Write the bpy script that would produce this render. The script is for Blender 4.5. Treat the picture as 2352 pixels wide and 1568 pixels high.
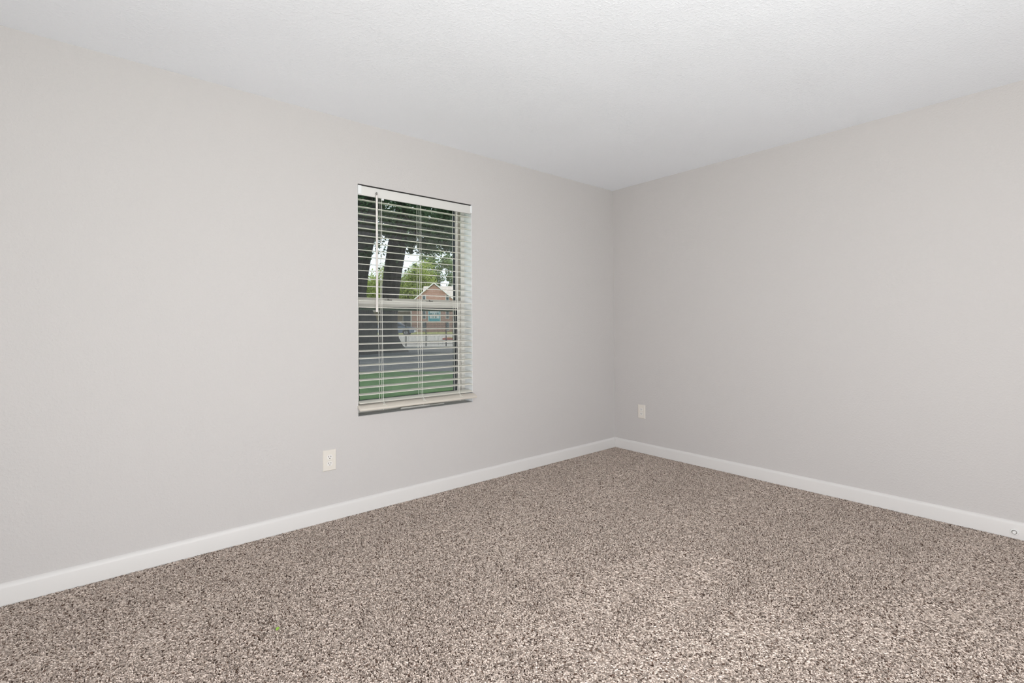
import bpy, bmesh, math, random
import numpy as np
from mathutils import Vector, Matrix

for o in list(bpy.data.objects):
    bpy.data.objects.remove(o, do_unlink=True)
scene = bpy.context.scene
COL = scene.collection
R = math.radians


def lin(r, g, b):
    def f(c):
        c /= 255.0
        return c / 12.92 if c <= 0.04045 else ((c + 0.055) / 1.055) ** 2.4
    return (f(r), f(g), f(b), 1.0)


# ---------------------------------------------------------------- camera
CAM = Vector((-3.75208, -2.96050, 1.15264))
YAW, PITCH, ROLL = 0.872868507, 0.0125237263, -0.00716552742
FPX, SHIFT_PX = 1124.925, -49.3387
fw = Vector((math.cos(YAW) * math.cos(PITCH), math.sin(YAW) * math.cos(PITCH), math.sin(PITCH)))
rt = Vector((math.sin(YAW), -math.cos(YAW), 0))
up = rt.cross(fw)
rt2 = math.cos(ROLL) * rt + math.sin(ROLL) * up
up2 = -math.sin(ROLL) * rt + math.cos(ROLL) * up
cd = bpy.data.cameras.new('camera')
cd.sensor_fit = 'HORIZONTAL'
cd.sensor_width = 36.0
cd.lens = FPX / 2352 * 36.0
cd.shift_y = SHIFT_PX / 2352
cd.clip_start, cd.clip_end = 0.05, 800
cam = bpy.data.objects.new('camera', cd)
M = Matrix((rt2, up2, -fw)).transposed().to_4x4()
M.translation = CAM
cam.matrix_world = M
COL.objects.link(cam)
scene.camera = cam

# ---------------------------------------------------------------- world, sun, added fill lamps, exposure
w = bpy.data.worlds.new('sky')
scene.world = w
w.use_nodes = True
bg = w.node_tree.nodes['Background']
bg.inputs['Color'].default_value = (0.86, 0.93, 1.0, 1)
bg.inputs['Strength'].default_value = 1.5

sd = bpy.data.lights.new('sun', 'SUN')
sd.energy = 3.6
sd.angle = R(0.8)
sd.color = (1.0, 0.95, 0.86)
sun = bpy.data.objects.new('sun', sd)
az, el = R(-40), R(58)
to_sun = Vector((math.cos(az) * math.cos(el), math.sin(az) * math.cos(el), math.sin(el)))
sun.rotation_euler = to_sun.to_track_quat('Z', 'Y').to_euler()
sun.location = (20, -20, 30)
COL.objects.link(sun)

# added area lamps outside an unseen patio door and hall doorway, as room fill:
# at each opening one aims level, one is tilted up to brighten the ceiling


def area_light(name, loc, rot, sx, sy, watts, col):
    d = bpy.data.lights.new(name, 'AREA')
    d.shape = 'RECTANGLE'
    d.size, d.size_y = sx, sy
    d.energy = watts
    d.color = col
    o = bpy.data.objects.new(name, d)
    o.location = loc
    o.rotation_euler = rot
    COL.objects.link(o)
    return o


L_FILL = area_light('patio_fill', (-3.35, -4.66, 1.1), (R(90), 0, 0), 2.6, 1.9, 12, (1.0, 0.985, 0.97))
L_FILL_UP = area_light('patio_fill_up', (-3.35, -4.95, 0.32), (R(132), 0, 0), 2.6, 0.8, 170, (1.0, 0.985, 0.985))
L_HALL_FILL = area_light('hall_fill', (-5.46, -3.35, 1.05), (R(90), 0, R(-90)), 0.95, 1.9, 32, (1.0, 0.985, 0.97))
L_HALL_FILL_UP = area_light('hall_fill_up', (-5.62, -3.35, 0.28), (R(132), 0, R(-90)), 0.95, 0.7, 63, (1.0, 0.985, 0.985))

vs = scene.view_settings
vs.view_transform = 'Standard'
vs.look = 'None'
vs.exposure = -0.05
vs.gamma = 1.0
vs.use_curve_mapping = False

# ---------------------------------------------------------------- materials


def mat(name, color, rough=0.6, spec=0.3, metallic=0.0):
    m = bpy.data.materials.new(name)
    m.use_nodes = True
    b = m.node_tree.nodes['Principled BSDF']
    b.inputs['Base Color'].default_value = color
    b.inputs['Roughness'].default_value = rough
    b.inputs['Specular IOR Level'].default_value = spec
    b.inputs['Metallic'].default_value = metallic
    return m


def nd(m, t, **kw):
    n = m.node_tree.nodes.new(t)
    for k, v in kw.items():
        setattr(n, k, v)
    return n


def ln(m, a, b):
    m.node_tree.links.new(a, b)


def objco(m, scale=(1, 1, 1)):
    tc = nd(m, 'ShaderNodeTexCoord')
    mp = nd(m, 'ShaderNodeMapping')
    mp.inputs['Scale'].default_value = scale
    ln(m, tc.outputs['Object'], mp.inputs['Vector'])
    return mp.outputs['Vector']


def noise(m, vec, scale, detail=2, rough=0.5):
    n = nd(m, 'ShaderNodeTexNoise')
    n.inputs['Scale'].default_value = scale
    n.inputs['Detail'].default_value = detail
    n.inputs['Roughness'].default_value = rough
    if vec:
        ln(m, vec, n.inputs['Vector'])
    return n.outputs['Fac']


def ramp(m, fac, stops):
    r = nd(m, 'ShaderNodeValToRGB')
    els = r.color_ramp.elements
    while len(els) < len(stops):
        els.new(0.5)
    for e, (p, c) in zip(els, stops):
        e.position = p
        e.color = c
    ln(m, fac, r.inputs['Fac'])
    return r.outputs['Color']


def bump(m, h, strength, dist, prev=None):
    b = nd(m, 'ShaderNodeBump')
    b.inputs['Strength'].default_value = strength
    b.inputs['Distance'].default_value = dist
    ln(m, h, b.inputs['Height'])
    if prev:
        ln(m, prev, b.inputs['Normal'])
    return b.outputs['Normal']


def bsdf(m):
    return m.node_tree.nodes['Principled BSDF']


def plaster(name, color, fine, fs, soft):
    m = mat(name, color, 0.62, 0.35)
    v = objco(m)
    h1 = ramp(m, noise(m, v, fine, 3, 0.55), [(0.46, (0, 0, 0, 1)), (0.68, (1, 1, 1, 1))])
    n1 = bump(m, h1, fs, 0.004)
    n2 = bump(m, noise(m, v, 1.6, 2), soft, 0.05, n1)
    ln(m, n2, bsdf(m).inputs['Normal'])
    return m


M_WALL = plaster('wall_paint', (0.558, 0.533, 0.525, 1), 85, 0.21, 0.06)
M_CEIL = plaster('ceiling_paint', (0.89, 0.91, 0.95, 1), 90, 0.24, 0.22)
M_TRIM = mat('trim_paint', (0.685, 0.664, 0.653, 1), 0.35, 0.4)
M_VINYL = mat('window_vinyl', (0.64, 0.62, 0.585, 1), 0.4, 0.4)
M_TRACK = mat('track_vinyl', (0.50, 0.46, 0.40, 1), 0.5, 0.3)
M_GASKET = mat('black_gasket', (0.02, 0.022, 0.03, 1), 0.6, 0.3)
M_SLAT = mat('slat_vinyl', (0.745, 0.72, 0.65, 1), 0.42, 0.4)
M_RAILB = mat('bottom_rail_vinyl', (0.67, 0.62, 0.555, 1), 0.45, 0.35)
M_HEAD = mat('valance_vinyl', (0.665, 0.65, 0.63, 1), 0.42, 0.35)
M_CLIP = mat('clear_clip', (0.76, 0.77, 0.78, 1), 0.2, 0.5)
M_CORD = mat('white_cord', (0.82, 0.81, 0.76, 1), 0.8, 0.1)
M_WAND = mat('wand_plastic', (0.75, 0.705, 0.68, 1), 0.25, 0.5)
M_HOOK = mat('grey_metal', (0.28, 0.27, 0.26, 1), 0.4, 0.5, 0.6)
M_PLATE = mat('outlet_ivory', (0.71, 0.665, 0.61, 1), 0.35, 0.4)
M_OUTLET = mat('outlet_white', (0.76, 0.73, 0.70, 1), 0.35, 0.4)
M_SLOT = mat('slot_dark', (0.03, 0.022, 0.018, 1), 0.7, 0.2)
M_SILL = plaster('sill_plaster', (0.42, 0.415, 0.405, 1), 40, 0.8, 0.3)  # base colour darkened to hold the shade inside the recess
M_RUBBER = mat('white_rubber', (0.80, 0.79, 0.78, 1), 0.5, 0.3)


def glass_mat(name, tint, gloss):
    m = bpy.data.materials.new(name)
    m.use_nodes = True
    nt = m.node_tree
    nt.nodes.clear()
    out = nt.nodes.new('ShaderNodeOutputMaterial')
    tr = nt.nodes.new('ShaderNodeBsdfTransparent')
    tr.inputs['Color'].default_value = tint
    gl = nt.nodes.new('ShaderNodeBsdfGlossy')
    gl.inputs['Roughness'].default_value = 0.02
    mx = nt.nodes.new('ShaderNodeMixShader')
    mx.inputs['Fac'].default_value = gloss
    nt.links.new(tr.outputs[0], mx.inputs[1])
    nt.links.new(gl.outputs[0], mx.inputs[2])
    nt.links.new(mx.outputs[0], out.inputs[0])
    return m


M_GLASS = glass_mat('window_glass', (0.95, 0.97, 0.97, 1), 0.065)

M_SCREEN = bpy.data.materials.new('insect_screen_mesh')
M_SCREEN.use_nodes = True
_nt = M_SCREEN.node_tree
_nt.nodes.clear()
_o = _nt.nodes.new('ShaderNodeOutputMaterial')
_t = _nt.nodes.new('ShaderNodeBsdfTransparent')
_d = _nt.nodes.new('ShaderNodeBsdfDiffuse')
_d.inputs['Color'].default_value = (0.16, 0.17, 0.18, 1)
_m = _nt.nodes.new('ShaderNodeMixShader')
_m.inputs['Fac'].default_value = 0.30
_nt.links.new(_t.outputs[0], _m.inputs[1])
_nt.links.new(_d.outputs[0], _m.inputs[2])
_nt.links.new(_m.outputs[0], _o.inputs[0])

# ---------------------------------------------------------------- mesh helpers


def link(name, me, m, parent=None):
    o = bpy.data.objects.new(name, me)
    COL.objects.link(o)
    if m and not me.materials:
        me.materials.append(m)
    if parent:
        o.parent = parent
        o.matrix_parent_inverse = Matrix.Identity(4)
    return o


def empty(name, loc=(0, 0, 0), rot=(0, 0, 0)):
    o = bpy.data.objects.new(name, None)
    o.empty_display_size = 0.1
    o.location = loc
    o.rotation_euler = rot
    COL.objects.link(o)
    return o


def tag(o, label=None, cat=None, group=None, kind=None):
    if label:
        o['label'] = label
    if cat:
        o['category'] = cat
    if group:
        o['group'] = group
    if kind:
        o['kind'] = kind
    return o


class B:
    """collects shapes into one mesh"""

    def __init__(self):
        self.bm = bmesh.new()

    def box(self, a, b, bevel=0.0, seg=2, mtx=None):
        a, b = Vector(a), Vector(b)
        c, s = (a + b) / 2, b - a
        t = bmesh.new()
        bmesh.ops.create_cube(t, size=1.0)
        for v in t.verts:
            v.co = Vector((v.co.x * s.x, v.co.y * s.y, v.co.z * s.z)) + c
        if bevel:
            bmesh.ops.bevel(t, geom=list(t.edges), offset=bevel, segments=seg, affect='EDGES', profile=0.5)
        self._add(t, mtx)
        return self

    def cyl(self, p0, p1, r0, r1=None, n=12, cap=True):
        p0, p1 = Vector(p0), Vector(p1)
        r1 = r0 if r1 is None else r1
        d = p1 - p0
        t = bmesh.new()
        bmesh.ops.create_cone(t, cap_ends=cap, segments=n, radius1=r0, radius2=r1, depth=d.length)
        q = d.to_track_quat('Z', 'Y').to_matrix().to_4x4()
        q.translation = (p0 + p1) / 2
        self._add(t, q)
        return self

    def ring(self, outer, inner, y0, y1, bev=0.0):
        """rectangular frame in the xz plane; outer, inner = (x0, z0, x1, z1)"""
        X0, Z0, X1, Z1 = outer
        x0, z0, x1, z1 = inner
        self.box((X0, y0, Z0), (x0, y1, Z1), bev)
        self.box((x1, y0, Z0), (X1, y1, Z1), bev)
        self.box((x0, y0, Z0), (x1, y1, z0), bev)
        self.box((x0, y0, z1), (x1, y1, Z1), bev)
        return self

    def prism(self, poly, axis, a, b):
        """extrude a 2D polygon along axis ('x','y','z')"""
        t = bmesh.new()

        def P(u, v, k):
            return {'x': (k, u, v), 'y': (u, k, v), 'z': (u, v, k)}[axis]
        A = [t.verts.new(P(u, v, a)) for u, v in poly]
        C = [t.verts.new(P(u, v, b)) for u, v in poly]
        n = len(poly)
        t.faces.new(A)
        t.faces.new(C[::-1])
        for i in range(n):
            t.faces.new((A[i], C[i], C[(i + 1) % n], A[(i + 1) % n]))
        bmesh.ops.recalc_face_normals(t, faces=t.faces)
        self._add(t, None)
        return self

    def tube(self, pts, rad, n=8):
        pts = [Vector(p) for p in pts]
        rad = rad if hasattr(rad, '__len__') else [rad] * len(pts)
        t = bmesh.new()
        rings = []
        ref = Vector((0.3, 0.9, 0.1)).normalized()
        for i, p in enumerate(pts):
            d = (pts[min(i + 1, len(pts) - 1)] - pts[max(i - 1, 0)]).normalized()
            u = d.cross(ref)
            if u.length < 1e-3:
                u = d.cross(Vector((1, 0, 0)))
            u.normalize()
            v = d.cross(u)
            rings.append([t.verts.new(p + rad[i] * (math.cos(2 * math.pi * k / n) * u + math.sin(2 * math.pi * k / n) * v)) for k in range(n)])
        for a, b in zip(rings, rings[1:]):
            for k in range(n):
                t.faces.new((a[k], a[(k + 1) % n], b[(k + 1) % n], b[k]))
        t.faces.new(rings[0][::-1])
        t.faces.new(rings[-1])
        bmesh.ops.recalc_face_normals(t, faces=t.faces)
        self._add(t, None)
        return self

    def _add(self, t, mtx):
        if mtx is not None:
            bmesh.ops.transform(t, matrix=mtx, verts=t.verts)
        me = bpy.data.meshes.new('tmp')
        t.to_mesh(me)
        t.free()
        self.bm.from_mesh(me)
        bpy.data.meshes.remove(me)

    def mesh(self, name, smooth=False, angle=40):
        me = bpy.data.meshes.new(name)
        self.bm.to_mesh(me)
        self.bm.free()
        if smooth:
            me.polygons.foreach_set('use_smooth', [True] * len(me.polygons))
            try:
                me.set_sharp_from_angle(angle=R(angle))
            except Exception:
                pass
        return me

    def obj(self, name, m, parent=None, smooth=False, angle=40):
        return link(name, self.mesh(name, smooth, angle), m, parent)


def pydata(name, verts, faces, m, parent=None):
    me = bpy.data.meshes.new(name)
    me.from_pydata(verts, [], faces)
    me.update()
    return link(name, me, m, parent)


# ---------------------------------------------------------------- the room
X0, Y0, H, T = -5.2, -4.4, 2.44, 0.20
WX0, WX1, WZ0, WZ1 = -2.525, -1.652, 0.595, 2.053      # window opening


def wall_with_hole(name, x0, x1, y0, y1, z0, z1, hole, m):
    hx0, hx1, hz0, hz1 = hole
    b = B()
    b.box((x0, y0, z0), (hx0, y1, z1))
    b.box((hx1, y0, z0), (x1, y1, z1))
    b.box((hx0, y0, hz1), (hx1, y1, z1))
    if hz0 > z0:
        b.box((hx0, y0, z0), (hx1, y1, hz0))
    return tag(b.obj(name, m), kind='structure')


wl = wall_with_hole('wall_left', X0 - T, T, 0, T, -0.02, H, (WX0, WX1, WZ0, WZ1), M_WALL)
tag(wl, 'pale grey textured wall with the blind-covered window in it', 'wall')
wr = tag(B().box((0, Y0, -0.02), (T, 0, H)).obj('wall_right', M_WALL), 'plain pale grey wall right of the room corner', 'wall', kind='structure')
wb = wall_with_hole('wall_back', X0 - T, T, Y0 - T, Y0, -0.02, H, (-4.7, -2.0, -0.02, 2.05), M_WALL)
tag(wb, 'pale grey wall behind the viewer with an added patio door', 'wall')
wf = tag(B().box((X0 - T, Y0, -0.02), (X0, -3.85, H)).box((X0 - T, -2.85, -0.02), (X0, 0, H)).box((X0 - T, -3.85, 2.05), (X0, -2.85, H)).obj('wall_front', M_WALL), 'pale grey wall at the near left end of the room', 'wall', kind='structure')
ce = tag(B().box((X0 - T, Y0 - T, H), (T, T, H + 0.15)).obj('ceiling', M_CEIL), 'white spray-textured ceiling', 'ceiling', kind='structure')

M_BACKING = mat('carpet_backing', lin(84, 71, 62), 0.95, 0.05)
fl = tag(B().box((X0 - T, Y0 - T, -0.14), (T, T, -0.010)).obj('floor', M_BACKING), 'floor covered with speckled beige and brown cut pile carpet', 'floor', kind='structure')


def baseboard(name, label, axis, a, b, sgn):
    """profile in (depth from wall, z)"""
    pr = [(0, -0.012), (0.014, -0.012), (0.014, 0.072), (0.0128, 0.0785), (0.0095, 0.0845), (0.0052, 0.0893), (0.0, 0.0912)]
    o = B().prism([(sgn * d, z) for d, z in pr], axis, a, b).obj(name, M_TRIM, smooth=True, angle=50)
    return tag(o, label, 'baseboard', kind='structure')


baseboard('baseboard_left', 'white baseboard along the window wall', 'x', X0, -0.0165, -1)
o = baseboard('baseboard_right', 'white baseboard along the plain right wall', 'y', Y0, 0.0, -1)
o = B().box((X0, Y0, -0.012), (-4.78, Y0 + 0.014, 0.09), 0.003).box((-1.92, Y0, -0.012), (0, Y0 + 0.014, 0.09), 0.003).obj('baseboard_back', M_TRIM)
tag(o, 'white baseboard either side of the added patio door', 'baseboard', kind='structure')
o = B().box((X0, Y0, -0.012), (X0 + 0.014, -3.92, 0.09), 0.003).box((X0, -2.78, -0.012), (X0 + 0.014, 0, 0.09), 0.003).obj('baseboard_front', M_TRIM)
tag(o, 'white baseboard along the near left wall', 'baseboard', kind='structure')

# unseen patio door added behind the camera to let the fill lamps in
pd_ = empty('added_door_1', (-3.35, Y0 - 0.12, 0))
tag(pd_, 'white framed sliding glass patio door, added unseen behind the viewer', 'patio door', kind='structure')
B().ring((-1.35, -0.02, 1.35, 2.05), (-1.29, 0.04, 1.29, 1.99), -0.06, 0.06).obj('added_door_frame', M_VINYL, pd_)
for sx, yy in ((-1, -0.025), (1, 0.02)):
    x0, x1 = (-1.29, 0.03) if sx < 0 else (-0.03, 1.29)
    ds = B().ring((x0, 0.04, x1, 1.99), (x0 + 0.05, 0.10, x1 - 0.05, 1.94), yy - 0.018, yy + 0.018).obj('added_door_sash', M_VINYL, pd_)
    B().box((x0 + 0.05, yy - 0.003, 0.10), (x1 - 0.05, yy + 0.003, 1.94)).obj('pane', M_GLASS, ds)  # pane of the added patio door

# casing of the unseen hall doorway added in the near left wall for fill
dc = B().box((X0, -3.92, -0.012), (X0 + 0.016, -3.85, 2.12), 0.003).box((X0, -2.85, -0.012), (X0 + 0.016, -2.78, 2.12), 0.003).box((X0, -3.85, 2.05), (X0 + 0.016, -2.85, 2.12), 0.003).obj('added_doorway_trim', M_TRIM)
tag(dc, 'white casing around the added, unseen hall doorway behind the viewer', 'door casing', kind='structure')

# added fill lamp out of frame, built as a ceiling dome
lamp = empty('ceiling_fill_lamp', (-2.75, -2.75, H))
tag(lamp, 'added unseen fill lamp shaped as a round frosted ceiling dome', 'ceiling lamp')
M_DOME = bpy.data.materials.new('fill_lamp_dome_glow')
M_DOME.use_nodes = True
_b = bsdf(M_DOME)
_b.inputs['Base Color'].default_value = (0.9, 0.9, 0.88, 1)
_b.inputs['Emission Color'].default_value = (1.0, 0.98, 0.95, 1)
_b.inputs['Emission Strength'].default_value = 30
B().cyl((0, 0, 0), (0, 0, -0.03), 0.17, n=32).obj('fill_lamp_base', M_TRIM, lamp)
t = bmesh.new()
bmesh.ops.create_uvsphere(t, u_segments=28, v_segments=14, radius=0.16)
bmesh.ops.delete(t, geom=[v for v in t.verts if v.co.z > 0.001], context='VERTS')
for v in t.verts:
    v.co.z = v.co.z * 0.75 - 0.03
me = bpy.data.meshes.new('lamp_dome')
t.to_mesh(me)
t.free()
me.polygons.foreach_set('use_smooth', [True] * len(me.polygons))
link('lamp_dome', me, M_DOME, lamp)  # emissive dome of the added fill lamp

# ---------------------------------------------------------------- window
win = empty('window_1', ((WX0 + WX1) / 2, 0.0, WZ0))
tag(win, 'white vinyl single-hung window behind the blind', 'window', kind='structure')
ox, oz = (WX0 + WX1) / 2, WZ0


def wb_(b, name, m, parent=None, **k):
    """build in world coordinates, keep under the window"""
    bmesh.ops.translate(b.bm, verts=b.bm.verts, vec=(-ox, 0, -oz))
    return b.obj(name, m, parent or win, **k)


FX0, FX1, FZ0, FZ1 = WX0, WX1, WZ0, WZ1
# outer frame: front flange and the recessed tracks
b = B().ring((FX0, FZ0, FX1, FZ1), (FX0 + 0.030, FZ0 + 0.040, FX1 - 0.030, FZ1 - 0.012), 0.100, 0.112, 0.002)
b.ring((FX0, FZ0, FX1, FZ1), (FX0 + 0.012, FZ0 + 0.03, FX1 - 0.012, FZ1 - 0.008), 0.112, 0.195)
wb_(b, 'window_frame', M_VINYL)
b = B()
for s in (0, 1):
    xa = FX0 + 0.012 if s == 0 else FX1 - 0.019
    b.box((xa, 0.114, FZ0 + 0.03), (xa + 0.007, 0.190, FZ1 - 0.008))
wb_(b, 'balance_track', M_TRACK)
b = B().box((FX1 - 0.0215, 0.118, 1.348), (FX1 - 0.0185, 0.128, 1.90)).box((FX0 + 0.0185, 0.118, 1.348), (FX0 + 0.0215, 0.128, 1.90))
wb_(b, 'track_slot', M_GASKET)

# upper sash (further out)
us = wb_(B().ring((FX0 + 0.020, 1.290, FX1 - 0.020, FZ1 - 0.008), (FX0 + 0.046, 1.318, FX1 - 0.046, FZ1 - 0.022), 0.146, 0.172, 0.002), 'upper_sash', M_VINYL)
wb_(B().ring((FX0 + 0.046, 1.318, FX1 - 0.046, FZ1 - 0.022), (FX0 + 0.055, 1.326, FX1 - 0.055, FZ1 - 0.026), 0.150, 0.170), 'gasket', M_GASKET, us)
wb_(B().box((FX0 + 0.048, 0.158, 1.32), (FX1 - 0.048, 0.162, FZ1 - 0.02)), 'pane', M_GLASS, us)
wb_(B().box((FX0 + 0.020, 0.150, 1.266), (FX1 - 0.020, 0.168, 1.291)), 'bottom_rail_shade', mat('rail_shade_grey_green', (0.11, 0.135, 0.115, 1), 0.6, 0.2), us)  # dark strip: shade on the upper sash's bottom rail put into its colour
# lower sash (nearer the room)
ls = B().ring((FX0 + 0.020, 0.635, FX1 - 0.020, 1.345), (FX0 + 0.054, 0.676, FX1 - 0.054, 1.305), 0.114, 0.142, 0.002)
ls.box((FX0 + 0.012, 0.104, 1.322), (FX1 - 0.012, 0.144, 1.347), 0.003)
ls.box((FX0 + 0.020, 0.109, 1.288), (FX1 - 0.020, 0.116, 1.306), 0.002)
ls = wb_(ls, 'lower_sash', M_VINYL)
wb_(B().ring((FX0 + 0.054, 0.676, FX1 - 0.054, 1.288), (FX0 + 0.0585, 0.677, FX1 - 0.0585, 1.280), 0.118, 0.138), 'gasket', M_GASKET, ls)
wb_(B().box((FX0 + 0.05, 0.127, 0.672), (FX1 - 0.05, 0.131, 1.295)), 'pane', M_GLASS, ls)
for lx in (-2.272, -1.954):
    k = wb_(B().box((lx - 0.028, 0.099, 1.326), (lx + 0.028, 0.110, 1.342), 0.003), 'sash_lock', M_VINYL, ls)
    wb_(B().cyl((lx, 0.098, 1.335), (lx, 0.102, 1.335), 0.008, n=16).box((lx + 0.006, 0.094, 1.331), (lx + 0.026, 0.099, 1.337), 0.0015)
        .box((lx - 0.026, 0.0955, 1.332), (lx - 0.012, 0.099, 1.336), 0.001), 'latch_lever', M_HOOK, k)
# insect screen outside the lower sash
sc_ = wb_(B().ring((FX0 + 0.03, 0.625, FX1 - 0.03, 1.30), (FX0 + 0.048, 0.645, FX1 - 0.048, 1.275), 0.180, 0.190), 'screen_frame', mat('screen_aluminium', (0.10, 0.11, 0.12, 1), 0.5, 0.4))
wb_(B().box((FX0 + 0.046, 0.1845, 0.643), (FX1 - 0.046, 0.1855, 1.277)), 'screen_mesh', M_SCREEN, sc_)
M_REVEAL = plaster('recess_white', (0.82, 0.83, 0.84, 1), 60, 0.15, 0.05)
b = B().box((FX0, 0.0015, FZ0), (FX0 + 0.002, 0.100, FZ1)).box((FX1 - 0.002, 0.0015, FZ0), (FX1, 0.100, FZ1))
wb_(b, 'recess_lining', M_REVEAL)
# rough plaster sill in the bottom of the recess
b = B().box((FX0 + 0.001, 0.0008, FZ0 - 0.002), (FX1 - 0.001, 0.100, FZ0 + 0.003))
wb_(b, 'sill', M_SILL)
wb_(B().box((-2.205, 0.052, FZ0 + 0.002), (-1.98, 0.066, FZ0 + 0.014), 0.003).box((-1.99, 0.056, FZ0 + 0.001), (-1.86, 0.066, FZ0 + 0.010), 0.003), 'caulk_strip', M_VINYL)

# ---------------------------------------------------------------- venetian blind
bl = empty('venetian_blind', (ox, 0.03, WZ1 - 0.004))
tag(bl, 'cream venetian blind with open slats hanging in the window recess', 'window blind')


def bb_(b, name, m, parent=None, **k):
    bmesh.ops.translate(b.bm, verts=b.bm.verts, vec=(-ox, -0.03, -(WZ1 - 0.004)))
    return b.obj(name, m, parent or bl, **k)


bb_(B().box((FX0 + 0.006, 0.014, 2.004), (FX1 - 0.006, 0.064, WZ1 - 0.014), 0.002), 'head_rail', M_SLAT)
bb_(B().box((FX0 + 0.001, 0.0035, WZ1 - 0.014), (FX1 - 0.003, 0.060, WZ1 - 0.0005)), 'head_gap_shade', mat('gap_shade_dark', (0.035, 0.033, 0.032, 1), 0.6, 0.2))  # dark strip stands for the shade in the gap above the valance
val = bb_(B().box((FX0 + 0.004, 0.000, 1.9895), (FX1 + 0.002, 0.008, 2.0440), 0.0022).box((FX0 + 0.004, 0.001, 1.9855), (FX1 + 0.001, 0.012, 1.9915), 0.001), 'valance', M_HEAD, smooth=True)
for xa, xb in ((FX0 + 0.003, FX0 + 0.026), (FX1 - 0.013, FX1 + 0.003)):
    bb_(B().box((xa, -0.003, 1.990), (xb, 0.012, 2.0455), 0.002), 'valance_clip', M_CLIP, val)

# one slat: gently crowned, 50 mm deep
SL, SW, ST = (FX1 - FX0) - 0.012, 0.050, 0.0026
prof = []
NP = 7
for i in range(NP):
    u = -SW / 2 + SW * i / (NP - 1)
    prof.append((u, 0.0022 * (1 - (2 * u / SW) ** 2) + ST / 2))
for i in reversed(range(NP)):
    u = -SW / 2 + SW * i / (NP - 1)
    prof.append((u, 0.0022 * (1 - (2 * u / SW) ** 2) - ST / 2))
slat_me = B().prism(prof, 'x', -SL / 2, SL / 2).mesh('slat', smooth=True, angle=45)
slat_me.materials.append(M_SLAT)
rnd = random.Random(4)
ztop, zbot, NS = 1.962, 0.684, 29
slat_pos = []
for i in range(NS):
    f = i / (NS - 1)
    z = ztop + (zbot - ztop) * f + rnd.uniform(-0.0012, 0.0012)
    roll = R(rnd.uniform(-0.12, 0.12))
    if i == 10:
        z += 0.006
    if i == 15:
        roll = R(0.55)
    if i == 24:
        roll = R(-0.35)
    if i == NS - 1:
        z -= 0.003
    yo = 0.028 if f < 0.5 else 0.028 - 0.034 * (f - 0.5)
    o = link('slat', slat_me, None, bl)
    o.location = (rnd.uniform(-0.001, 0.0015), yo - 0.03, z - (WZ1 - 0.004))
    o.rotation_euler = (R((6.3 if i < NS - 1 else 12) + rnd.uniform(-0.5, 0.5)), roll, 0)
    slat_pos.append((yo, z))
# bottom rail, swung out and tilted towards the room
RB = B().box((-SL / 2 - 0.012, -0.028, -0.0075), (SL / 2 + 0.004, 0.028, 0.0075), 0.003)
br = RB.obj('bottom_rail', M_RAILB, bl, smooth=True)
br.location = (0.002, -0.024 - 0.03, 0.649 - (WZ1 - 0.004))
br.rotation_euler = (R(22), 0, R(-0.9))
CX = (-2.364, -2.077, -1.783)
for cx in CX:
    p = B().cyl((cx - ox, 0.004, 0.0055), (cx - ox, 0.004, 0.0092), 0.0085, 0.006, n=14).cyl((cx - ox + 0.006, -0.004, 0.0065), (cx - ox + 0.014, -0.012, 0.0085), 0.0022, n=8)
    p.obj('cord_plug', M_SLAT, br)
    B().tube([(cx - ox, 0.0, -0.006), (cx - ox + 0.002, -0.003, -0.016), (cx - ox - 0.001, -0.006, -0.026)], [0.0016, 0.002, 0.0022], 6).obj('cord_end', M_CORD, br)
# ladder strings, rungs and lift cords
for cx in CX:
    for side in (-1, 1):
        pts = []
        for yo, z in slat_pos:
            pts.append((cx + (0.001 if side < 0 else -0.001), yo + side * 0.0262, z + side * 0.003))
        pts = [(cx, 0.03 + side * 0.020, 2.004)] + pts + [(cx, -0.024 + side * 0.024, 0.664 + side * 0.006)]
        bb_(B().tube(pts, 0.0014, 6), 'ladder_string', M_CORD)
    pts = [(cx + 0.003, 0.03, 2.004), (cx + 0.003, 0.028, 1.33), (cx + 0.003, 0.012, 0.69), (cx + 0.003, -0.02, 0.66)]
    bb_(B().tube(pts, 0.0010, 6), 'lift_cord', M_CORD)
bb_(B().cyl((-2.351, 0.012, 2.0), (-2.351, 0.012, 1.975), 0.009, n=12), 'cord_lock', M_CLIP)
# tilt wand
wd = bb_(B().tube([(-2.4035, -0.014, 1.995), (-2.404, -0.014, 1.62), (-2.4045, -0.014, 1.30), (-2.4045, -0.014, 1.252)], 0.0062, 6), 'tilt_wand', M_WAND)
bb_(B().tube([(-2.4025, 0.004, 2.010), (-2.403, -0.012, 2.012), (-2.4035, -0.014, 1.990)], 0.005, 8), 'wand_hook', M_HOOK, wd)
bb_(B().cyl((-2.4045, -0.014, 1.290), (-2.4045, -0.014, 1.2495), 0.0072, 0.0066, n=12), 'wand_tip', M_WAND, wd)

# ---------------------------------------------------------------- wall sockets


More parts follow.
